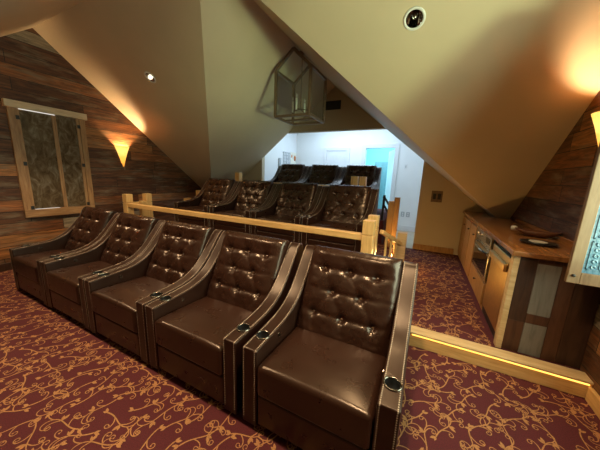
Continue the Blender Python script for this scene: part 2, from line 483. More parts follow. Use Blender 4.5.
    tag(flush(bm, 'baseboard_hall', M['hall_trim'], bevel=.004), kind='structure')

# ------------------------------------------------------------------ downlights
DLX = (-4.25, -2.2, -.25); DLY = .95
def dl_matrix(p, front=False):
    n = Vector((0, (1 if front else -1) * SL, -1)).normalized()      # pointing into the room
    z = n; x = Vector((1, 0, 0)); y = z.cross(x)
    return Matrix.Translation(p) @ Matrix(((x.x, y.x, z.x, 0), (x.y, y.y, z.y, 0), (x.z, y.z, z.z, 0), (0, 0, 0, 1)))
def dl_hole(bm, p, front=False):
    lathe(bm, [(1e-4, -.3), (.078, -.3), (.078, .1), (1e-4, .1)], 32, dl_matrix(p, front), smooth=False)
def downlight(p, label, front=False, lens=None):
    Mx = dl_matrix(p, front)
    t = empty('downlight', (0, 0, 0), 0, label, 'ceiling light', 'recessed ceiling lights')
    t.matrix_world = Mx
    bm = bmesh.new(); lathe(bm, [(.074, -.004), (.074, .004), (.082, .008), (.094, .006), (.098, .001), (.076, .001), (.074, -.004)], 32)
    flush(bm, 'trim_ring', M['white_trim'], t, True)
    bm = bmesh.new(); lathe(bm, [(.074, .003), (.066, -.03), (.052, -.075), (.03, -.10), (1e-4, -.105)], 32)
    flush(bm, 'reflector', M['chrome'], t, True)
    bm = bmesh.new(); lathe(bm, [(1e-4, -.012), (.016, -.018), (.028, -.036), (.026, -.06), (.014, -.085), (.012, -.10), (1e-4, -.1)], 20)
    flush(bm, 'bulb', lens or M['white_trim'], t, True)
    return t

build_shell()
bpy.context.view_layer.update()
downlight((-4.20, 2.82, zmain(2.82)), 'small round ceiling light in the brown slope above the left wall sconce', lens=emit('bulb_glow', (1, .85, .6), .9))
downlight((-.28, 2.815, zmain(2.815)), 'round chrome-lined ceiling light high in the pale slope on the right', lens=M['rim'])
for x, lab in zip(DLX, ('round ceiling light in the front slope near the left board wall', 'round ceiling light in the middle of the front slope', 'round ceiling light in the front slope above the right end recliner')):
    downlight((x, DLY, zmain(DLY)), lab, True, emit('bulb_glow', (1, .8, .5), 3))

# ------------------------------------------------------------------ recliner
W = .938; AW = .112; IN = W - 2 * AW
def arm_top():
    """side profile of the arm's upper edge, front to rear"""
    ctrl = [(0, .588), (.15, .597), (.30, .608), (.42, .628), (.52, .668), (.60, .722), (.68, .800), (.755, .890), (.82, .972), (.865, 1.022), (.90, 1.040)]
    pts = []
    for i in range(len(ctrl) - 1):
        p0 = ctrl[max(i - 1, 0)]; p1 = ctrl[i]; p2 = ctrl[i + 1]; p3 = ctrl[min(i + 2, len(ctrl) - 1)]
        for k in range(4):
            t = k / 4
            f = lambda a, b, c, d: .5 * (2 * b + (c - a) * t + (2 * a - 5 * b + 4 * c - d) * t * t + (3 * b - a - 3 * c + d) * t ** 3)
            pts.append((f(p0[0], p1[0], p2[0], p3[0]), f(p0[1], p1[1], p2[1], p3[1])))
    pts.append(ctrl[-1]); return pts
TOP = arm_top()

def make_arm(x0):
    prof = TOP + [(.955, 1.030), (.972, .985), (.955, .75), (.945, .40), (.94, .035), (0, .035)]
    bm = bmesh.new(); prism(bm, [(x0, y, z) for y, z in prof], (AW, 0, 0))
    o = flush(bm, 'armrest', [M['leather_arm']], None, True, .011, 3)
    c = bmesh.new(); cyl(c, (x0 + AW / 2, .15, .53), .0405, .2, 28); cut(o, c)
    o.data.polygons.foreach_set('use_smooth', [True] * len(o.data.polygons))
    w = o.modifiers.new('wn', 'WEIGHTED_NORMAL'); w.keep_sharp = True
    return o
def studs(x0, xx):
    bm = bmesh.new()
    path = [(-.002, z) for z in np.arange(.08, .582, .0135)]
    acc = 0; last = TOP[0]
    top = []
    for a, b in zip(TOP, TOP[1:]):
        L = math.dist(a, b); n = 0
        while acc <= L:
            t = acc / L; top.append((a[0] + (b[0] - a[0]) * t, a[1] + (b[1] - a[1]) * t, b[0] - a[0], b[1] - a[1])); acc += .0135
        acc -= L
    def dome(p, n, u, v, r=.0042):
        p, n, u, v = map(Vector, (p, n, u, v))
        ring = [bm.verts.new(p + (u * math.cos(a) + v * math.sin(a)) * r) for a in (0, PI / 3, 2 * PI / 3, PI, 4 * PI / 3, 5 * PI / 3)]
        t = bm.verts.new(p + n * r * .8)
        for i in range(6): bm.faces.new((ring[i], ring[(i + 1) % 6], t))
    dome((xx, .0045, .5855), (0, -.7, .7), (1, 0, 0), (0, .7, .7))
    for y, z in path: dome((xx, 0, z), (0, -1, 0), (1, 0, 0), (0, 0, 1))
    for y, z, dy, dz in top[1:]:
        L = math.hypot(dy, dz); n = (0, -dz / L, dy / L)
        dome((xx, y, z), n, (1, 0, 0), (0, dy / L, dz / L))
    return flush(bm, 'stitched_trim', M['stitch'], None, True)

B0 = Vector((.50, .40)); B1 = Vector((.835, 1.075))    # back cushion face line (y, z)
BUT = [(.21, .76), (.50, .765), (.79, .76), (.345, .53), (.655, .53), (.18, .30), (.50, .295), (.82, .30)]
def back_surface(u, v, nub=True):
    """point on the front of the tufted cushion"""
    d = (B1 - B0); L = d.length; d = d / L; n = Vector((-d.y, d.x))      # towards the sitter: -y
    base = B0 + d * (v * L)
    bulge = .062 * (1 - (2 * u - 1) ** 6) ** .6 * max(0, 1 - abs(2 * v - 1) ** 7) ** .55
    bulge += .020 * math.exp(-((v - .92) / .07) ** 2) * (1 - (2 * u - 1) ** 6)
    g = 0
    px, pv = u * IN, v * L
    for (bu, bv) in BUT:
        r = math.hypot(px - bu * IN, pv - bv * L)
        g += .030 * math.exp(-(r / .030) ** 1.3)
    def seg(a, b, amp, wd):
        ax, ay = a[0] * IN, a[1] * L; bx, by = b[0] * IN, b[1] * L
        t = max(0, min(1, ((px - ax) * (bx - ax) + (pv - ay) * (by - ay)) / ((bx - ax) ** 2 + (by - ay) ** 2)))
        r = math.hypot(px - ax - t * (bx - ax), pv - ay - t * (by - ay))
        return amp * math.exp(-(r / wd) ** 1.4)
    for i, j in ((0, 1), (1, 2), (0, 3), (1, 3), (1, 4), (2, 4), (3, 4), (3, 5), (3, 6), (4, 6), (4, 7), (5, 6), (6, 7)):
        g += seg(BUT[i], BUT[j], .013 if abs(BUT[i][1] - BUT[j][1]) < .02 else .006, .016)
    for i in (0, 1, 2): g += seg(BUT[i], (BUT[i][0] + .03, BUT[i][1] + .12), .006, .013) + seg(BUT[i], (BUT[i][0] - .06, BUT[i][1] + .09), .005, .012)
    for i in (5, 6, 7): g += seg(BUT[i], (BUT[i][0] + .03, BUT[i][1] - .15), .006, .014) + seg(BUT[i], (BUT[i][0] - .05, BUT[i][1] - .13), .005, .013)
    for i, du in ((0, -.15), (2, .15), (3, -.26), (4, .26), (5, -.14), (7, .14)): g += seg(BUT[i], (BUT[i][0] + du, BUT[i][1] + .02), .006, .014)
    g += .0045 * (noise.noise((px * 9, pv * 20, .3)) + .6 * noise.noise((px * 24, pv * 40, 4.1)))
    off = bulge - min(g, .042) * min(1, bulge / .045)
    p = base + n * off
    return Vector((-IN / 2 + IN * u, p.x, p.y))
def make_back():
    bm = bmesh.new(); NU, NV = 56, 60
    d = (B1 - B0).normalized(); n = Vector((-d.y, d.x))
    f = [[bm.verts.new(back_surface(i / NU, j / NV)) for i in range(NU + 1)] for j in range(NV + 1)]
    for j in range(NV):
        for i in range(NU): bm.faces.new((f[j][i], f[j][i + 1], f[j + 1][i + 1], f[j + 1][i]))
    # rear shell
    th = .095
    edge = [f[0][i] for i in range(NU + 1)] + [f[j][NU] for j in range(1, NV + 1)] + [f[NV][i] for i in range(NU - 1, -1, -1)] + [f[j][0] for j in range(NV - 1, 0, -1)]
    rear = []
    for v in edge:
        rear.append(bm.verts.new(v.co + Vector((0, -n.x * th, -n.y * th))))
    k = len(edge)
    for i in range(k): bm.faces.new((edge[i], rear[i], rear[(i + 1) % k], edge[(i + 1) % k]))
    bm.faces.new(rear)
    return flush(bm, 'backrest', M['leather_back'], None, True)
def make_button(u, v):
    p = back_surface(u, v); d = (B1 - B0).normalized(); n = Vector((0, -d.y, d.x))
    z = n; x = Vector((1, 0, 0)); y = z.cross(x)
    Mx = Matrix.Translation(p - n * .001) @ Matrix(((x.x, y.x, z.x, 0), (x.y, y.y, z.y, 0), (x.z, y.z, z.z, 0), (0, 0, 0, 1)))
    bm = bmesh.new(); lathe(bm, [(.0115, -.004), (.0115, .002), (.009, .006), (.005, .008), (1e-4, .0085)], 12, Mx)
    return flush(bm, 'button', M['button'], None, True)
def pillow_box(x0, x1, y0, y1, z0, z1, r, crown, name, mat, tilt=0):
    bm = bmesh.new(); N = 18
    g = []
    for j in range(N + 1):
        row = []
        for i in range(N + 1):
            u, v = i / N, j / N
            k = (1 - abs(2 * u - 1) ** 4) * (1 - abs(2 * v - 1) ** 4)
            row.append(bm.verts.new((x0 + (x1 - x0) * u, y0 + (y1 - y0) * v, z1 + crown * k + tilt * v)))
        g.append(row)
    for j in range(N):
        for i in range(N): bm.faces.new((g[j][i], g[j][i + 1], g[j + 1][i + 1], g[j + 1][i]))
    edge = [g[0][i] for i in range(N + 1)] + [g[j][N] for j in range(1, N + 1)] + [g[N][i] for i in range(N - 1, -1, -1)] + [g[j][0] for j in range(N - 1, 0, -1)]
    low = [bm.verts.new((v.co.x, v.co.y, z0)) for v in edge]; k = len(edge)
    for i in range(k): bm.faces.new((edge[i], low[i], low[(i + 1) % k], edge[(i + 1) % k]))
    bm.faces.new(low)
    return flush(bm, name, mat, None, True, r, 4)

def make_recliner():
    t = empty('recliner')
    for sx, x0 in ((-1, -W / 2), (1, W / 2 - AW)):
        a = make_arm(x0); a.parent = t
        for xx in (x0 + .014, x0 + AW - .014): studs(x0, xx).parent = a
        bm = bmesh.new()
        T = Matrix.Translation((x0 + AW / 2, .15, .597))
        lathe(bm, [(.0395, -.055), (.0395, .0), (.040, .003), (.044, .0055), (.048, .004), (.0495, -.003)], 28, T)
        ch = flush(bm, 'cup_holder', M['rim'], a, True)
        bm = bmesh.new(); lathe(bm, [(.0390, -.001), (.0385, -.060), (1e-4, -.060)], 28, T)
        flush(bm, 'cup_liner', M['black'], a, True)
    bm = bmesh.new()
    cyl(bm, (W / 2 - AW + .001, .27, .548), .017, -.007, 16, axis='X'); cyl(bm, (W / 2 - AW - .006, .27, .548), .009, -.004, 12, axis='X')
    flush(bm, 'control_button', M['rim'], t)
    bm = bmesh.new()
    cyl(bm, (-W / 2 + AW - .001, .27, .548), .017, .007, 16, axis='X'); cyl(bm, (-W / 2 + AW + .006, .27, .548), .009, .004, 12, axis='X')
    flush(bm, 'control_button', M['rim'], t)
    h = IN / 2 - .004
    o = pillow_box(-h, h, -.012, .62, .285, .500, .030, .022, 'seat', M['leather'], -.03); o.parent = t
    o = pillow_box(-h, h, .004, .30, .055, .278, .016, 0, 'footrest', M['leather']); o.parent = t
    b = make_back(); b.parent = t
    for u, v in BUT: make_button(u, v).parent = b
    bm = bmesh.new(); box(bm, -IN / 2 + .001, IN / 2 - .001, .845, .935, .05, .93)
    flush(bm, 'back_panel', M['leather_arm'], t, False, .012, 2)
    bm = bmesh.new(); box(bm, -W / 2 + .03, W / 2 - .03, .05, .90, .0, .05)
    flush(bm, 'base', M['black'], t)
    return t

proto = make_recliner()
KIDS = {p: children(p) for p in list(COL.objects)}
rows = [
    (1.09, 0.0, 'tufted recliners in the front row', [
        (-4.275, 'brown tufted leather recliner at the left end of the front row, nearest the board wall'),
        (-3.325, 'brown tufted leather recliner in the front row, second from the left board wall'),
        (-2.382, 'brown tufted leather recliner in the exact middle of the front row'),
        (-1.432, 'brown tufted leather recliner in the front row, just left of the right end one'),
        (-.442, 'large brown tufted leather recliner at the right end of the front row, nearest the viewer')]),
    (3.30, .46, 'tufted recliners in the middle row', [
        (-3.99, 'brown leather recliner at the left end of the middle row behind the rail'),
        (-3.03, 'dark brown leather recliner in the middle row, second from its left end'),
        (-2.085, 'dark brown leather recliner in the middle row, second from its right end'),
        (-1.135, 'shiny dark tufted recliner at the right end of the middle row beside the rail posts')]),
    (5.35, .90, 'recliners in the rear row', [
        (-3.335, 'dark recliner at the left end of the rear row before the white hall'),
        (-2.395, 'dark recliner in the middle of the rear row before the white hall'),
        (-1.45, 'dark recliner at the right end of the rear row in front of the bright doorway')])]
first = True
for y, z, grp, lst in rows:
    for x, lab in lst:
        if first: o = proto; first = False
        else: o = copy_tree(proto, None, KIDS)
        o.location = (x, y, z); tag(o, lab, 'recliner', grp)

# ------------------------------------------------------------------ wooden railings
def post(parent, x, y, z0, z1, w=.125, cap=.16, mat='pine_z'):
    bm = bmesh.new(); box(bm, x - w / 2, x + w / 2, y - w / 2, y + w / 2, z0, z1 - cap - .008)
    p = flush(bm, 'post', M[mat], parent, False, .005, 2)
    bm = bmesh.new(); box(bm, x - w / 2 + .012, x + w / 2 - .012, y - w / 2 + .012, y + w / 2 - .012, z1 - cap - .0085, z1 - cap)
    box(bm, x - w / 2, x + w / 2, y - w / 2, y + w / 2, z1 - cap, z1)
    flush(bm, 'post_cap', M[mat], p, False, .006, 2)
    return p
def rail(parent, a, b, w=.09, h=.075, name='rail', mat='pine'):
    bm = bmesh.new(); bar(bm, a, b, w, h)
    return flush(bm, name, M[mat], parent, False, .008, 2)

t = empty('railing', (-2.8, 2.83, .46), 0, 'long honey pine railing with block posts between front and middle rows', 'railing')
t2 = t
def rel(o, kids):   # keep world placement under an empty that is not at the origin
    for k in kids: k.matrix_parent_inverse = Matrix.Translation(-Vector(o.location))
k = []
k.append(post(t, -5.16, 2.83, .461, 1.185)); k.append(post(t, -.515, 2.83, .461, 1.195))
k.append(post(t, -5.14, 3.20, .461, 1.18)); k.append(post(t, -.535, 3.20, .461, 1.205))
k.append(rail(t, (-5.097, 2.83, .975), (-.578, 2.83, .995)))
k.append(rail(t, (-5.15, 2.893, .985), (-5.14, 3.137, .985), mat='pine_y'))
k.append(rail(t, (-.52, 2.893, .99), (-.53, 3.137, .99), mat='pine_y'))
k.append(post(t, -5.06, 3.05, .461, 1.045, .10, .05))
rel(t, k)

t = empty('railing', (-2.6, 4.84, .90), 0, 'pine block-post railing in front of the rear row of dark recliners', 'railing')
k = [post(t, -4.12, 4.86, .901, 1.685), post(t, -1.24, 4.86, .901, 1.695), post(t, -1.08, 4.86, .901, 1.695, .12)]
k += [rail(t, (-4.057, 4.86, 1.46), (-1.303, 4.86, 1.46))]
rel(t, k)

t = empty('stair_railing', (-.35, 4.0, HS), 0, 'stepped pine stair railing with tall posts and newel beside the right aisle', 'railing')
k = [post(t, -.50, 4.66, .461, 1.285, .095, .02, 'cab'), post(t, -.425, 4.84, HS + .001, 1.345, .095, .02, 'cab'),
     post(t, -.225, 4.05, HS + .001, .865, .135, .19, 'pine_pale')]
h = rail(t, (-.435, 3.28, .99), (-.235, 3.98, .70), .055, .055, 'handrail', 'pine_y'); k.append(h)
for s_ in (.25, .5, .75):
    x, y, z = -.435 + .20 * s_, 3.28 + .70 * s_, .99 - .29 * s_
    bm = bmesh.new(); box(bm, x - .014, x + .014, y - .014, y + .014, HS if x > -.40 else .461, z - .026)
    k.append(flush(bm, 'baluster', M['pine_z'], t, False, .003))
for dz in (0, .14):
    bm = bmesh.new(); bar(bm, (-.66, 4.86, 1.34 - dz), (-.548, 4.68, 1.22 - dz), .02, .03); k.append(flush(bm, 'iron_bar', M['iron'], t))
bm = bmesh.new(); box(bm, -.68, -.64, 4.84, 4.88, .901, 1.37); k.append(flush(bm, 'iron_upright', M['iron'], t))
rel(t, k)

for (x, y, z1, lab) in ((-5.22, 4.25, 1.02, 'shorter of two pine block posts behind the left arm of the middle row'),
                        (-5.02, 4.45, 1.215, 'taller of two pine block posts behind the left arm of the middle row')):
    t = empty('post', (x, y, .46), 0, lab, 'post', 'block posts at the left of the middle row')
    w = .125
    bm = bmesh.new(); box(bm, -w / 2, w / 2, -w / 2, w / 2, .001, z1 - .46 - .13); flush(bm, 'shaft', M['pine_z'], t, False, .005)
    bm = bmesh.new(); box(bm, -w / 2 + .01, w / 2 - .01, -w / 2 + .01, w / 2 - .01, z1 - .46 - .13, z1 - .46 - .12)
    box(bm, -w / 2, w / 2, -w / 2, w / 2, z1 - .46 - .12, z1 - .46); flush(bm, 'post_cap', M['pine_z'], t, False, .006)

# ------------------------------------------------------------------ left window with closed shutters
def build_left_window():
    x = XL; y0, y1, z0, z1 = 1.575, 2.545, .84, 2.60
    w = tag(empty('window_1', (x, (y0 + y1) / 2, z0)), kind='structure')
    k = []
    def part(name, mat, fn, bev=.004, par=None):
        bm = bmesh.new(); fn(bm); o = flush(bm, name, M[mat], par or w, False, bev); k.append(o) if par is None else None; return o
    part('window_frame', 'shutter_wood', lambda b: (box(b, x + .001, x + .045, y0, y0 + .085, z0, z1 - .08), box(b, x + .001, x + .045, y1 - .085, y1, z0, z1 - .08)))
    part('window_frame', 'shutter_wood_y', lambda b: box(b, x + .001, x + .05, y0, y1, z0 - .03, z0 + .10))
    part('head_board', 'head_wood', lambda b: box(b, x + .001, x + .075, y0 - .03, y1 + .03, z1 - .085, z1 + .02), .006)
    ym = (y0 + y1) / 2 + .05
    part('shutter_stile', 'shutter_wood', lambda b: (box(b, x + .004, x + .034, ym - .028, ym - .001, z0 + .1, z1 - .085), box(b, x + .004, x + .034, ym + .001, ym + .028, z0 + .1, z1 - .085),
         box(b, x + .004, x + .034, y0 + .086, y0 + .13, z0 + .1, z1 - .085), box(b, x + .004, x + .034, y1 - .13, y1 - .086, z0 + .1, z1 - .085)))
    part('pane', 'smoky', lambda b: box(b, x + .004, x + .022, y0 + .131, ym - .029, z0 + .105, z1 - .088), 0)
    part('pane', 'smoky', lambda b: box(b, x + .004, x + .022, ym + .029, y1 - .131, z0 + .105, z1 - .088), 0)
    for yy, zz in ((y0 + .10, z0 + .13), (y1 - .10, z0 + .14), (y1 - .10, z0 + .86), (y1 - .1, z1 - .22), (y0 + .10, z0 + .84), (y0 + .10, z1 - .22)):
        part('hinge', 'iron', lambda b: box(b, x + .034, x + .047, yy - .022, yy + .022, zz - .03, zz + .03), .003)
    part('daylight_glow_strip', 'gap', lambda b: box(b, x + .0455, x + .049, y0 + .12, y0 + .55, z1 - .098, z1 - .0855), 0)  # no real opening: glowing strip stands in for leaking daylight
    part('daylight_glow_strip', 'gap', lambda b: box(b, x + .035, x + .040, y0 + .13, ym - .09, z0 + .1005, z0 + .107), 0)
    rel(w, k)
build_left_window()

# ------------------------------------------------------------------ right window, one leaf open into the room
def build_right_window():
    x = XR; y0, y1, z0, z1 = .95, 2.42, .98, 2.60
    w = tag(empty('window_2', (x, 2.0, z0)), kind='structure')
    k = []
    bm = bmesh.new()
    box(bm, x - .03, x - .001, y0 - .075, y0, z0 - .08, z1 + .08); box(bm, x - .03, x - .001, y1, y1 + .075, z0 - .08, z1 + .08)
    box(bm, x - .03, x - .001, y0, y1, z1, z1 + .08); box(bm, x - .045, x - .001, y0, y1, z0 - .08, z0)
    k.append(flush(bm, 'window_frame', M['shutter_wood'], w, False, .004))
    bm = bmesh.new(); box(bm, x + .10, x + .106, y0 + .001, y1 - .001, z0 + .001, z1 - .001); k.append(flush(bm, 'pane', M['glass'], w))
    rel(w, k)
    # open leaf
    h = empty('window_shutter', (x - .032, 2.43, .965), 0, 'pale wooden window shutter with pressed sky-tinted panes standing open at the right wall', 'shutter')
    h.rotation_euler = (0, 0, math.radians(0))
    LW, LH, th = .325, 1.66, .034
    fr = .068
    bm = bmesh.new()
    box(bm, -LW, -LW + fr, -th / 2, th / 2, 0, LH); box(bm, -fr, 0, -th / 2, th / 2, 0, LH)
    flush(bm, 'stile', M['leaf_wood'], h, False, .004)
    for zz, hh in ((0, .085), (LH - .085, .085), (.80, .05)):
        bm = bmesh.new(); box(bm, -LW + fr + .0005, -fr - .0005, -th / 2, th / 2, zz, zz + hh); flush(bm, 'cross_rail', M['leaf_wood'], h, False, .003)
    for za, zb in ((.0855, .7995), (.8505, LH - .0855)):
        # pressed pane with raised borders
        bm = bmesh.new()
        box(bm, -LW + fr + .001, -fr - .001, -.006, .006, za, zb)
        p = flush(bm, 'pane', M['pressed'], h)
        bm = bmesh.new()
        n = 3
        zs = np.linspace(za + .02, zb - .02, n + 1); xs = (-LW + fr + .018, -LW / 2 - .004, -LW / 2 + .004, -fr - .018)
        for i in range(n):
            for xa, xb in ((xs[0], xs[1]), (xs[2], xs[3])):
                a, b_ = zs[i] + .008, zs[i + 1] - .008
                for q0, q1, r0, r1 in ((xa, xb, a, a + .008), (xa, xb, b_ - .008, b_), (xa, xa + .008, a, b_), (xb - .008, xb, a, b_)):
                    box(bm, q0, q1, -.012, -.0061, r0, r1)
                cx, cz = (xa + xb) / 2, (a + b_) / 2
                for k2 in range(5):
                    zc = a + (b_ - a) * (k2 + .5) / 5
                    lathe(bm, [(.018, 0), (.016, .005), (.009, .0065), (.0075, .003), (1e-4, .002)], 10, Matrix.Translation((cx, -.006, zc)) @ Matrix.Rotation(PI / 2, 4, 'X'))
        flush(bm, 'relief', M['pressed'], p)
    for zz in (.2, 1.3):
        bm = bmesh.new(); box(bm, -.02, .012, -th / 2 - .006, -th / 2, zz, zz + .08); flush(bm, 'hinge', M['iron'], h, False, .002)
    bm = bmesh.new(); lathe(bm, [(.010, 0), (.010, .012), (.006, .016), (1e-4, .017)], 12, Matrix.Translation((-LW + .03, -th / 2, .06)) @ Matrix.Rotation(PI / 2, 4, 'X'))
    flush(bm, 'catch', M['iron'], h)
build_right_window()

# ------------------------------------------------------------------ sconces
def sconce(name_loc, sx, label, en=27):
    x, y, z = name_loc
    t = empty('wall_sconce', (x, y, z), 0, label, 'wall lamp', 'amber wall sconces')
    a0, a1 = (-PI / 2, PI / 2) if sx > 0 else (PI / 2, 3 * PI / 2)
    bm = bmesh.new()
    lathe(bm, [(.012, .0), (.05, .16), (.095, .31), (.138, .43), (.134, .43), (.091, .31), (.046, .16), (.008, .0)], 24, None, 0, a0, a1)
    flush(bm, 'shade', M['amber'], t, True)
    bm = bmesh.new(); box(bm, *( (.001, .014) if sx > 0 else (-.014, -.001)), -.03, .03, -.06, .26); flush(bm, 'backplate', M['bronze'], t, False, .003)
    bm = bmesh.new(); lathe(bm, [(1e-4, -.07), (.010, -.055), (.013, -.02), (.015, .004), (1e-4, .004)], 16, Matrix.Translation((sx * .014, 0, 0))); flush(bm, 'finial', M['bronze'], t, True)
    bm = bmesh.new(); lathe(bm, [(.009, .15), (.009, .19), (.017, .215), (.019, .235), (.014, .255), (1e-4, .262)], 14, Matrix.Translation((sx * .034, 0, 0))); flush(bm, 'bulb', emit('sconce_bulb', (1, .62, .25), 5), t, True)
    L = bpy.data.lights.new('sconce_light', 'POINT'); L.energy = en; L.color = (1, .69, .38); L.shadow_soft_size = .03
    lo = bpy.data.objects.new('sconce_light', L); COL.objects.link(lo); lo.parent = t; lo.location = (sx * .056, 0, .285)
    return t
SC = 60
sconce((XL, 3.16, 1.70), 1, 'glowing amber cone sconce on the left board wall beside the shuttered window')
sconce((XR, 3.19, 1.86), -1, 'glowing amber cone sconce on the right board wall above the countertop', 17)
sconce((XL, .88, 1.70), 1, 'added out-of-view amber cone sconce on the left board wall, nearer than the shuttered window', 16)  # this and the next are added out of view to brighten the slopes
sconce((XR, .45, 1.70), -1, 'added out-of-view amber cone sconce on the right board wall, nearer than the open window', 16)

# ------------------------------------------------------------------ hanging lantern
def build_lantern():
    x0, x1, y0, y1 = -2.50, -1.85, 3.93, 4.58
    zb, ze, za = 2.66, 3.39, 3.685
    xm = (x0 + x1) / 2 - .0; w = .042
    t = empty('lantern', (xm, (y0 + y1) / 2, zb), 0, 'large house-shaped bronze and glass lantern hanging from the ridge', 'pendant lantern')
    k = []
    bm = bmesh.new()
    for x in (x0, x1):
        for y in (y0, y1): bar(bm, (x, y, zb), (x, y, ze), w)
        bar(bm, (x, y0, ze), (x, y1, ze), w); bar(bm, (x, y0, zb), (x, y1, zb), w)
    for y in (y0, y1):
        bar(bm, (x0, y, zb), (x1, y, zb), w); bar(bm, (x0, y, ze), (xm, y, za), w); bar(bm, (x1, y, ze), (xm, y, za), w)
    bar(bm, (xm, y0, za), (xm, y1, za), w)
    k.append(flush(bm, 'frame', M['bronze'], t, False, .004))
    e = .004
    g = lambda name, pts, v: (lambda b: (prism(b, pts, v), k.append(flush(b, name, M['glass'], t))))(bmesh.new())
    pent = lambda y: [(x0 + .017, y, zb + .017), (x1 - .017, y, zb + .017), (x1 - .017, y, ze), (xm, y, za - .02), (x0 + .017, y, ze)]
    g('glass_pane', pent(y0), (0, e, 0)); g('glass_pane', pent(y1), (0, -e, 0))
    for x, s in ((x0, 1), (x1, -1)):
        g('glass_pane', [(x, y0 + .018, zb + .018), (x, y1 - .018, zb + .018), (x, y1 - .018, ze - .018), (x, y0 + .018, ze - .018)], (s * e, 0, 0))
    # candle cluster on a stem from the ridge bar
    bm = bmesh.new(); bar(bm, (xm, (y0 + y1) / 2, zb + .16), (xm, (y0 + y1) / 2, za), .014)
    yc = (y0 + y1) / 2
    bar(bm, (x0, yc, zb), (x1, yc, zb), .03); 
    pos = [(xm + .16, yc), (xm - .16, yc), (xm, yc + .16), (xm, yc - .16)]
    for px, py in pos: bar(bm, (xm, yc, zb + .18), (px, py, zb + .15), .012)
    k.append(flush(bm, 'candle_arms', M['bronze'], t))
    for px, py in pos:
        bm = bmesh.new(); lathe(bm, [(.001, zb + .14), (.017, zb + .14), (.017, zb + .32), (.001, zb + .32)], 12, Matrix.Translation((px, py, 0)))
        c = flush(bm, 'candle', M['paper'], t, True); k.append(c)
        bm = bmesh.new(); lathe(bm, [(.001, zb + .32), (.010, zb + .33), (.015, zb + .355), (.008, zb + .39), (.001, zb + .405)], 12, Matrix.Translation((px, py, 0)))
        flush(bm, 'bulb', M['pale'], c, True)
    bm = bmesh.new(); lathe(bm, [(.001, za + .016), (.012, za + .016), (.012, ZR - .03), (.06, ZR - .03), (.06, ZR - .012), (.001, ZR - .012)], 16, Matrix.Translation((xm, yc, 0)))
    bm2 = bm
    k.append(flush(bm2, 'canopy', M['bronze'], t, True))
    rel(t, k)
    return t
build_lantern()

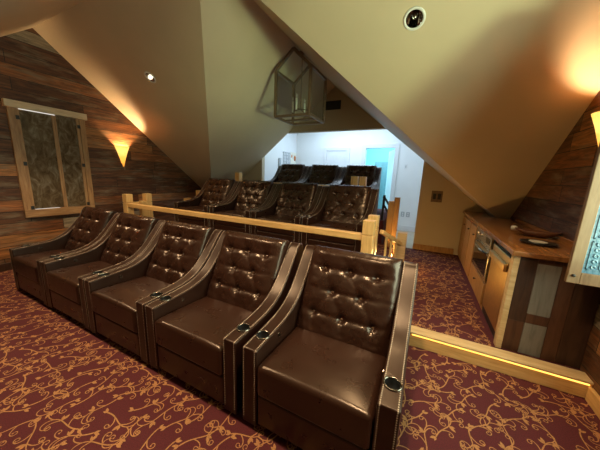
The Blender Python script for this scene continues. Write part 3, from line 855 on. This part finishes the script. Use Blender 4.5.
# ------------------------------------------------------------------ counter run on the right
def build_counter():
    XC0 = .774; Y0, Y1 = 2.72, YB - .01; ZT = 1.09
    # worktop
    bm = bmesh.new(); prism(bm, [(XC0 - .022, Y0 - .03, ZT - .045), (XR - .002, Y0 - .03, ZT - .045), (XR - .002, 5.33, ZT - .045), (1.11, 5.33, ZT - .045), (1.11, Y1, ZT - .045), (XC0 - .022, Y1, ZT - .045)], (0, 0, .045))
    tag(flush(bm, 'countertop', M['counter'], None, False, .006), 'long honey-brown wooden countertop over the cabinets by the right board wall', 'countertop')
    zt = ZT - .046
    # end unit : cheek with patchwork boards
    e = empty('end_panel', (XC0, Y0, HS), 0, 'patchwork end panel of dark and grey boards closing the cabinet run', 'panel')
    k = []
    bm = bmesh.new(); box(bm, XC0, XC0 + .045, Y0, Y0 + .08, HS + .001, zt); k.append(flush(bm, 'stile', M['pine_pale'], e, False, .004))
    xs = [XC0 + .046, XC0 + .17, XC0 + .325, XR - .003]
    def b(xa, xb, za, zb, m):
        bm = bmesh.new(); box(bm, xa + .001, xb - .001, Y0 + .01, Y0 + .04, za, zb); k.append(flush(bm, 'board', M[m], e, False, .003))
    b(xs[0], xs[1], HS + .001, .44, 'red_board'); b(xs[0], xs[1], .441, zt, 'dark_board')
    b(xs[1], xs[2], HS + .001, .44, 'grey_board'); b(xs[1], xs[2], .441, .53, 'red_board'); b(xs[1], xs[2], .531, zt - .05, 'grey_board'); b(xs[1], xs[2], zt - .049, zt, 'red_board')
    b(xs[2], xs[2] + .10, HS + .001, zt, 'red_board'); b(xs[2] + .10, xs[3], HS + .001, zt, 'dark_board')
    rel(e, k)
    # fridge
    ya, yb_ = Y0 + .082, 3.50
    f = empty('refrigerator', (XC0, (ya + yb_) / 2, HS), 0, 'under-counter stainless steel refrigerator beside the patchwork end panel', 'refrigerator')
    k = []
    bm = bmesh.new(); box(bm, XC0 + .045, XR - .03, ya, yb_, HS + .002, zt - .002); k.append(flush(bm, 'body', M['black'], f))
    bm = bmesh.new(); box(bm, XC0 + .004, XC0 + .044, ya + .012, yb_ - .055, HS + .10, zt - .055); d = flush(bm, 'door', M['fridge_steel'], f, False, .006); k.append(d)
    bm = bmesh.new(); box(bm, XC0 - .03, XC0 + .0035, ya + .03, yb_ - .075, zt - .20, zt - .12)
    hd = flush(bm, 'handle', M['fridge_steel'], d, False, .012, 3)
    bm = bmesh.new(); box(bm, XC0 + .02, XC0 + .044, ya + .02, yb_ - .02, HS + .004, HS + .095); k.append(flush(bm, 'kick_grille', M['black'], f))
    rel(f, k)
    # oven / warming drawers
    ya, yb_ = 3.503, 4.50
    o = empty('oven', (XC0, (ya + yb_) / 2, HS), 0, 'built-in steel oven with dark glass and bowed handle left of the refrigerator', 'oven')
    k = []
    bm = bmesh.new(); box(bm, XC0 + .03, XR - .03, ya + .002, yb_ - .002, .46, zt - .002); k.append(flush(bm, 'body', M['black'], o))
    bm = bmesh.new(); box(bm, XC0 + .002, XC0 + .029, ya + .05, yb_ - .03, zt - .17, zt - .02); cp = flush(bm, 'control_panel', M['steel'], o, False, .004); k.append(cp)
    bm = bmesh.new(); box(bm, XC0 - .001, XC0 + .0018, ya + .12, ya + .32, zt - .125, zt - .055); flush(bm, 'display', M['oven_glass'], cp)
    for q in range(3):
        bm = bmesh.new(); cyl(bm, (XC0 + .0018, yb_ - .14 - q * .11, zt - .095), .02, -.018, 16, axis='X'); flush(bm, 'knob', M['steel'], cp)
    bm = bmesh.new(); box(bm, XC0 + .002, XC0 + .029, ya + .05, yb_ - .03, .47, zt - .175); d = flush(bm, 'door', M['steel'], o, False, .004); k.append(d)
    bm = bmesh.new(); box(bm, XC0 - .001, XC0 + .0018, ya + .11, yb_ - .09, .53, zt - .26); flush(bm, 'door_glass', M['oven_glass'], d)
    bm = bmesh.new()
    n = 12; pts = [(XC0 - .012 - .04 * math.sin(PI * i / n), ya + .09 + (yb_ - ya - .16) * i / n, zt - .225) for i in range(n + 1)]
    for p, q in zip(pts, pts[1:]): bar(bm, p, q, .018)
    flush(bm, 'handle', M['chrome'], d)
    rel(o, k)
    # wooden drawer under the oven
    c = empty('cabinet', (XC0, 4.0, HS), 0, 'wooden drawer front below the built-in steel oven', 'cabinet')
    k = []
    bm = bmesh.new(); box(bm, XC0 + .022, XR - .03, ya + .002, yb_ - .002, HS + .002, .455); k.append(flush(bm, 'body', M['cab'], c))
    bm = bmesh.new(); box(bm, XC0, XC0 + .021, ya + .03, yb_ - .03, HS + .06, .45); d = flush(bm, 'drawer', M['cab'], c, False, .004); k.append(d)
    bm = bmesh.new(); lathe(bm, [(.006, 0), (.006, .012), (.015, .018), (.012, .028), (1e-4, .03)], 12, Matrix.Translation((XC0, 4.0, .36)) @ Matrix.Rotation(-PI / 2, 4, 'Y')); flush(bm, 'knob', M['iron'], d)
    rel(c, k)
    # stretch of board-front cabinets to the rear wall
    ys = [4.503, 5.02, 5.54, Y1]
    labs = ['wooden base cabinet with board door directly left of the oven', 'middle wooden base cabinet between oven and rear wall', 'wooden base cabinet tucked into the far corner by the rear wall']
    for i in range(3):
        a, b2 = ys[i] + .001, ys[i + 1] - .001
        c = empty('cabinet', (XC0, (a + b2) / 2, HS), 0, labs[i], 'cabinet', 'board-front base cabinets'); k = []
        bm = bmesh.new(); box(bm, XC0 + .022, XR - .03 if i == 0 else 1.11, a, b2, HS + .002, zt - .001); k.append(flush(bm, 'body', M['cab'], c))
        bm = bmesh.new(); m = 4; st = (b2 - a - .04) / m
        for q in range(m): box(bm, XC0 + .001, XC0 + .021, a + .02 + q * st + .0015, a + .02 + (q + 1) * st - .0015, HS + .07, zt - .05)
        d = flush(bm, 'door', M['cab'], c, False, .004); k.append(d)
        bm = bmesh.new(); lathe(bm, [(.006, 0), (.006, .012), (.015, .018), (.012, .028), (1e-4, .03)], 12, Matrix.Translation((XC0, a + .07, zt - .17)) @ Matrix.Rotation(-PI / 2, 4, 'Y')); flush(bm, 'knob', M['iron'], d)
        rel(c, k)
    # backsplash strip
    bm = bmesh.new(); box(bm, XR - .035, XR - .002, Y0 - .03, 4.9, ZT + .001, ZT + .05)
    tag(flush(bm, 'trim_3', M['counter'], None, False, .004), kind='structure')
    # things on the counter
    t = empty('dough_bowl', (1.17, 3.60, ZT), math.radians(-15), 'long reddish-brown wooden bowl lying on the countertop, behind the dark tray', 'bowl')
    bm = bmesh.new(); n = 28
    def ring(sc, z, in_=0): return [bm.verts.new((0.20 * sc * math.cos(2 * PI * i / n), .10 * sc * math.sin(2 * PI * i / n), z + .018 * abs(math.cos(2 * PI * i / n)) ** 3)) for i in range(n)]
    R = [ring(.55, .001), ring(.86, .03), ring(1.0, .062), ring(.94, .064), ring(.78, .032), ring(.5, .014)]
    for p, q in zip(R, R[1:]):
        for i in range(n): bm.faces.new((p[i], p[(i + 1) % n], q[(i + 1) % n], q[i]))
    bm.faces.new(R[0]); bm.faces.new(R[-1]); flush(bm, 'bowl_body', M['bowl_wood'], t, True)
    bm = bmesh.new(); lathe(bm, [(1e-4, -.03), (.02, -.028), (.028, -.01), (.028, .01), (.02, .028), (1e-4, .03)], 14, Matrix.Translation((-.196, 0, .07)) @ Matrix.Rotation(PI / 2, 4, 'Y')); flush(bm, 'knob', M['pale'], t, True)
    t = empty('tray', (1.05, 3.14, ZT), math.radians(-8), 'dark oval tray with a pale dish at the near end of the countertop', 'tray')
    bm = bmesh.new()
    n = 32
    def rg(a, b, z): return [bm.verts.new((a * math.cos(2 * PI * i / n), b * math.sin(2 * PI * i / n), z)) for i in range(n)]
    R = [rg(.11, .09, .001), rg(.135, .115, .012), rg(.145, .125, .026), rg(.138, .118, .026), rg(.12, .10, .012)]
    for p, q in zip(R, R[1:]):
        for i in range(n): bm.faces.new((p[i], p[(i + 1) % n], q[(i + 1) % n], q[i]))
    bm.faces.new(R[0]); bm.faces.new(R[-1]); flush(bm, 'tray_body', M['slate'], t, True)
    t = empty('dish', (1.05, 3.15, ZT + .0125), 0, 'small pale dish lying in the dark oval tray', 'dish')
    bm = bmesh.new(); lathe(bm, [(1e-4, .0), (.04, .0), (.072, .014), (.068, .016), (.038, .005), (1e-4, .005)], 24); flush(bm, 'dish_body', M['pale'], t, True)
build_counter()

t = empty('step_light', (-.395, 4.45, .36), 0, 'small warm step lamp at the foot of the stair railing', 'step lamp')
bm = bmesh.new(); lathe(bm, [(1e-4, 0), (.032, 0), (.034, .006), (.028, .012), (.026, .008)], 18, Matrix.Rotation(PI / 2, 4, 'Y')); flush(bm, 'housing', M['bronze'], t, True)
bm = bmesh.new(); lathe(bm, [(.026, .008), (.018, .016), (1e-4, .019)], 18, Matrix.Rotation(PI / 2, 4, 'Y')); flush(bm, 'lens', emit('step_lens', (1, .6, .15), 8), t, True)
L = bpy.data.lights.new('step_lamp', 'POINT'); L.energy = 7; L.color = (1, .58, .16); L.shadow_soft_size = .03
lo = bpy.data.objects.new('step_lamp', L); COL.objects.link(lo); lo.location = (-.33, 4.45, .36)
# ------------------------------------------------------------------ step light, vent, switches
bm = bmesh.new(); box(bm, .06, XR - .02, YS - .0275, YS - .0205, HS - .012, HS - .001)
tag(flush(bm, 'led_strip', M['led']), 'warm light strip tucked beneath the pale step nosing at right', 'light strip')

t = empty('air_vent', (-2.22, YB, 3.36), 0, 'dark louvred air vent high in the grey gable above the hall opening', 'air vent'); k = []
bm = bmesh.new(); box(bm, -2.43, -2.02, YB - .014, YB - .001, 3.26, 3.46); k.append(flush(bm, 'vent_frame', M['vent_dark'], t, False, .003))
bm = bmesh.new()
for i in range(7): bar(bm, (-2.40, YB - .018, 3.285 + i * .025), (-2.05, YB - .018, 3.285 + i * .025), .012, .006)
k.append(flush(bm, 'louvres', M['iron'], t)); rel(t, k)

t = empty('wall_plate', (.245, YB, 1.345), 0, 'dark square wall plate with switches on the beige wall above the baseboard', 'switch plate')
bm = bmesh.new(); box(bm, -.105, .105, -.010, -.001, -.12, .12); flush(bm, 'plate', M['bronze'], t, False, .004)
for q in (-.045, .045):
    bm = bmesh.new(); box(bm, q - .03, q + .03, -.016, -.0105, -.06, .06); flush(bm, 'switch', M['black'], t, False, .003)

t = empty('light_switch', (-.585, YH, 2.07 - .35), 0, 'small white light switch on the hall wall right of the bright doorway', 'switch')
t.location.z = 2.06
bm = bmesh.new(); box(bm, -.04, .04, -.008, -.001, -.065, .065); flush(bm, 'plate', M['hall_trim'], t, False, .003)
bm = bmesh.new(); box(bm, -.012, .012, -.016, -.0085, -.03, .03); flush(bm, 'toggle', M['grey_cloth'], t, False, .003)
for x, lab in ((-.52, 'left one of two grey wall outlets low on the white hall wall'), (-.37, 'right one of two grey wall outlets low on the white hall wall')):
    t = empty('wall_outlet', (x, YH, .64), 0, lab, 'outlet', 'hall wall outlets')
    bm = bmesh.new(); box(bm, -.05, .05, -.008, -.001, -.075, .075); flush(bm, 'plate', M['grey_cloth'], t, False, .003)
    bm = bmesh.new(); box(bm, -.02, .02, -.011, -.0085, .012, .05); box(bm, -.02, .02, -.011, -.0085, -.05, -.012); flush(bm, 'socket', M['hall_trim'], t)

# ------------------------------------------------------------------ hall doors and things on the hall wall
def hall():
    d = tag(empty('door_1', (-2.77, YH, HS)), kind='structure'); k = []
    x0, x1, zt = -3.10, -2.42, 2.53
    bm = bmesh.new(); box(bm, x0 - .11, x0, YH - .03, YH - .001, HS, zt + .11); box(bm, x1, x1 + .11, YH - .03, YH - .001, HS, zt + .11); box(bm, x0, x1, YH - .03, YH - .001, zt, zt + .11)
    k.append(flush(bm, 'door_frame', M['hall_trim'], d, False, .004))
    bm = bmesh.new(); box(bm, x0 + .004, x1 - .004, YH - .014, YH - .001, HS + .01, zt - .004)
    for za, zb in ((HS + .15, 1.0), (1.12, 1.75), (1.87, zt - .13)):
        for xa, xb in ((x0 + .09, (x0 + x1) / 2 - .04), ((x0 + x1) / 2 + .04, x1 - .09)): box(bm, xa, xb, YH - .022, YH - .0141, za, zb)
    lf = flush(bm, 'door_leaf', M['hall_trim'], d, False, .004); k.append(lf)
    bm = bmesh.new(); lathe(bm, [(.012, 0), (.012, .03), (.028, .045), (.024, .065), (1e-4, .07)], 14, Matrix.Translation((x1 - .06, YH - .022, 1.06)) @ Matrix.Rotation(PI / 2, 4, 'X')); flush(bm, 'door_handle', M['iron'], lf, True)
    rel(d, k)
    d = tag(empty('door_2', (-1.37, YH, HS)), kind='structure'); k = []
    x0, x1, zt = -1.80, -.94, 2.60
    bm = bmesh.new(); box(bm, x0 - .12, x0, YH - .03, YH - .001, HS, zt + .12); box(bm, x1, x1 + .12, YH - .03, YH - .001, HS, zt + .12); box(bm, x0, x1, YH - .03, YH - .001, zt, zt + .12)
    k.append(flush(bm, 'door_frame', M['hall_trim'], d, False, .004)); 
    a = math.radians(70); Mx = Matrix.Translation((x1 - .01, YH + .14, 0)) @ Matrix.Rotation(-a, 4, 'Z')
    bm = bmesh.new(); box(bm, -.80, 0, 0, .04, HS + .01, zt - .02, 0, Mx); lf = flush(bm, 'door_leaf', M['hall_trim'], d, False, .004); k.append(lf)
    bm = bmesh.new(); lathe(bm, [(.012, 0), (.012, .03), (.028, .045), (.024, .065), (1e-4, .07)], 14, Mx @ Matrix.Translation((-.74, 0, 1.06)) @ Matrix.Rotation(PI / 2, 4, 'X')); flush(bm, 'door_handle', M['iron'], lf, True)
    rel(d, k)
    # tall cabinet seen through the doorway
    t = empty('tall_cabinet', (-1.55, 10.45, HS), 0, 'tall dim teal-grey cupboard seen through the bright hall doorway', 'cupboard')
    bm = bmesh.new(); box(bm, -.32, .32, -.2, .24, 0.001, 2.2); flush(bm, 'body', M['teal_grey'], t, False, .006)
    bm = bmesh.new(); box(bm, -.31, -.004, -.222, -.2005, .06, 2.16); flush(bm, 'door', M['teal_grey'], t, False, .004)
    bm = bmesh.new(); box(bm, .004, .31, -.222, -.2005, .06, 2.16); flush(bm, 'door', M['teal_grey'], t, False, .004)
    # hall left wall
    x = -4.27
    t = empty('wire_rack', (x, 7.42, 2.0), 0, 'white wire grid rack on the hall wall left of the orange-marked board', 'wire rack')
    bm = bmesh.new()
    for i in range(5): bar(bm, (.03, -.22, .02 + i * .1), (.03, .22, .02 + i * .1), .012)
    for i in range(5): bar(bm, (.03, -.22 + i * .11, .02), (.03, -.22 + i * .11, .42), .012)
    for yy in (-.22, .22): bar(bm, (.0, yy, .4), (.03, yy, .4), .012)
    flush(bm, 'grid', M['grey_cloth'], t)
    t = empty('notice_board', (x, 7.93, 2.0), 0, 'cream notice board with orange shapes beside the hall corner', 'notice board')
    bm = bmesh.new(); box(bm, .001, .016, -.2, .2, 0, .46); flush(bm, 'board', M['paper'], t, False, .003)
    for y_, z_, w_, h_ in ((.09, .27, .085, .10), (-.14, .33, .04, .06)):
        bm = bmesh.new(); lathe(bm, [(1e-4, 0), (.9, 0), (1, .002), (1e-4, .004)], 7, Matrix.Translation((.0165, y_, z_)) @ Matrix.Scale(w_, 4, (0, 1, 0)) @ Matrix.Scale(h_, 4, (0, 0, 1)) @ Matrix.Rotation(PI / 2, 4, 'Y')); flush(bm, 'orange_shape', M['orange'], t)
    t = empty('towel', (x, 6.99, 1.62), 0, 'narrow grey cloth hanging on the hall wall left of the wire rack', 'towel')
    bm = bmesh.new()
    for i in range(4): lathe(bm, [(.02, 0), (.024, .3), (.02, .58)], 10, Matrix.Translation((.028, -.045 + i * .03, 0)))
    flush(bm, 'cloth', M['grey_cloth'], t, True)
    bm = bmesh.new(); cyl(bm, (0, 0, .58), .008, .06, 10, axis='X'); flush(bm, 'peg', M['hall_trim'], t)
hall()

# ------------------------------------------------------------------ lights
def area(name, loc, target, sx, sy, energy, col, spread=PI):
    L = bpy.data.lights.new(name, 'AREA'); L.shape = 'RECTANGLE'; L.size = sx; L.size_y = sy; L.energy = energy; L.color = col; L.spread = spread
    o = bpy.data.objects.new(name, L); COL.objects.link(o); o.location = loc
    o.rotation_euler = (Vector(target) - Vector(loc)).to_track_quat('-Z', 'Y').to_euler()
    return o
def spot(name, loc, target, energy, col, ang, blend=.6, size=.05):
    L = bpy.data.lights.new(name, 'SPOT'); L.energy = energy; L.color = col; L.spot_size = math.radians(ang); L.spot_blend = blend; L.shadow_soft_size = size
    o = bpy.data.objects.new(name, L); COL.objects.link(o); o.location = loc
    o.rotation_euler = (Vector(target) - Vector(loc)).to_track_quat('-Z', 'Y').to_euler()
    return o
area('daylight', (4.5, -.31, .05), (-1.2, 3.1, 2.7), .8, .6, 95, (.80, 1.0, .56))
area('window_sky', (XR + .22, 1.68, 1.80), (XR - 3, 1.68, 1.55), 1.4, 1.55, 29, (.88, 1.0, .74))
for x in DLX:
    spot('downlight_beam', (x, DLY + .05, zmain(DLY) - .08), (x, DLY + .35, 0), 72, (1, .72, .42), 120, .8)
for x in (-4.20, -.28):
    spot('downlight_beam', (x, 2.82, zmain(2.82) - .10), (x, 2.82 + .15, 0), 36, (1, .70, .38), 110, .7)
area('hall_ceiling_lamp', (-2.2, 7.2, 3.40), (-2.2, 7.2, 0), 2.4, .5, 26, (.62, .82, 1.0))
area('far_room_lamp', (-1.5, 9.3, 3.40), (-1.5, 9.3, 0), 1.2, .8, 32, (.55, .92, 1.0))

w = bpy.data.worlds.new('World'); S.world = w; w.use_nodes = True
w.node_tree.nodes['Background'].inputs[0].default_value = (.62, .78, .70, 1)
w.node_tree.nodes['Background'].inputs[1].default_value = .6

# ------------------------------------------------------------------ camera
yaw, pitch, roll = (math.radians(v) for v in (26.195, 11.068, 2.268))
f = Vector((-math.sin(yaw) * math.cos(pitch), math.cos(yaw) * math.cos(pitch), -math.sin(pitch)))
r = f.cross(Vector((0, 0, 1))).normalized(); u = r.cross(f)
r2 = r * math.cos(roll) + u * math.sin(roll); u2 = -r * math.sin(roll) + u * math.cos(roll)
cam = bpy.data.cameras.new('camera'); cam.sensor_width = 36; cam.lens = 247.689 / 600 * 36; cam.clip_start = .02
co = bpy.data.objects.new('camera', cam); COL.objects.link(co)
co.matrix_world = Matrix(((r2.x, u2.x, -f.x, 0), (r2.y, u2.y, -f.y, 0), (r2.z, u2.z, -f.z, 1.65), (0, 0, 0, 1)))
S.camera = co
S.view_settings.view_transform = 'Standard'; S.view_settings.look = 'None'
S.view_settings.exposure = 1.42; S.view_settings.gamma = 1; S.view_settings.use_curve_mapping = False
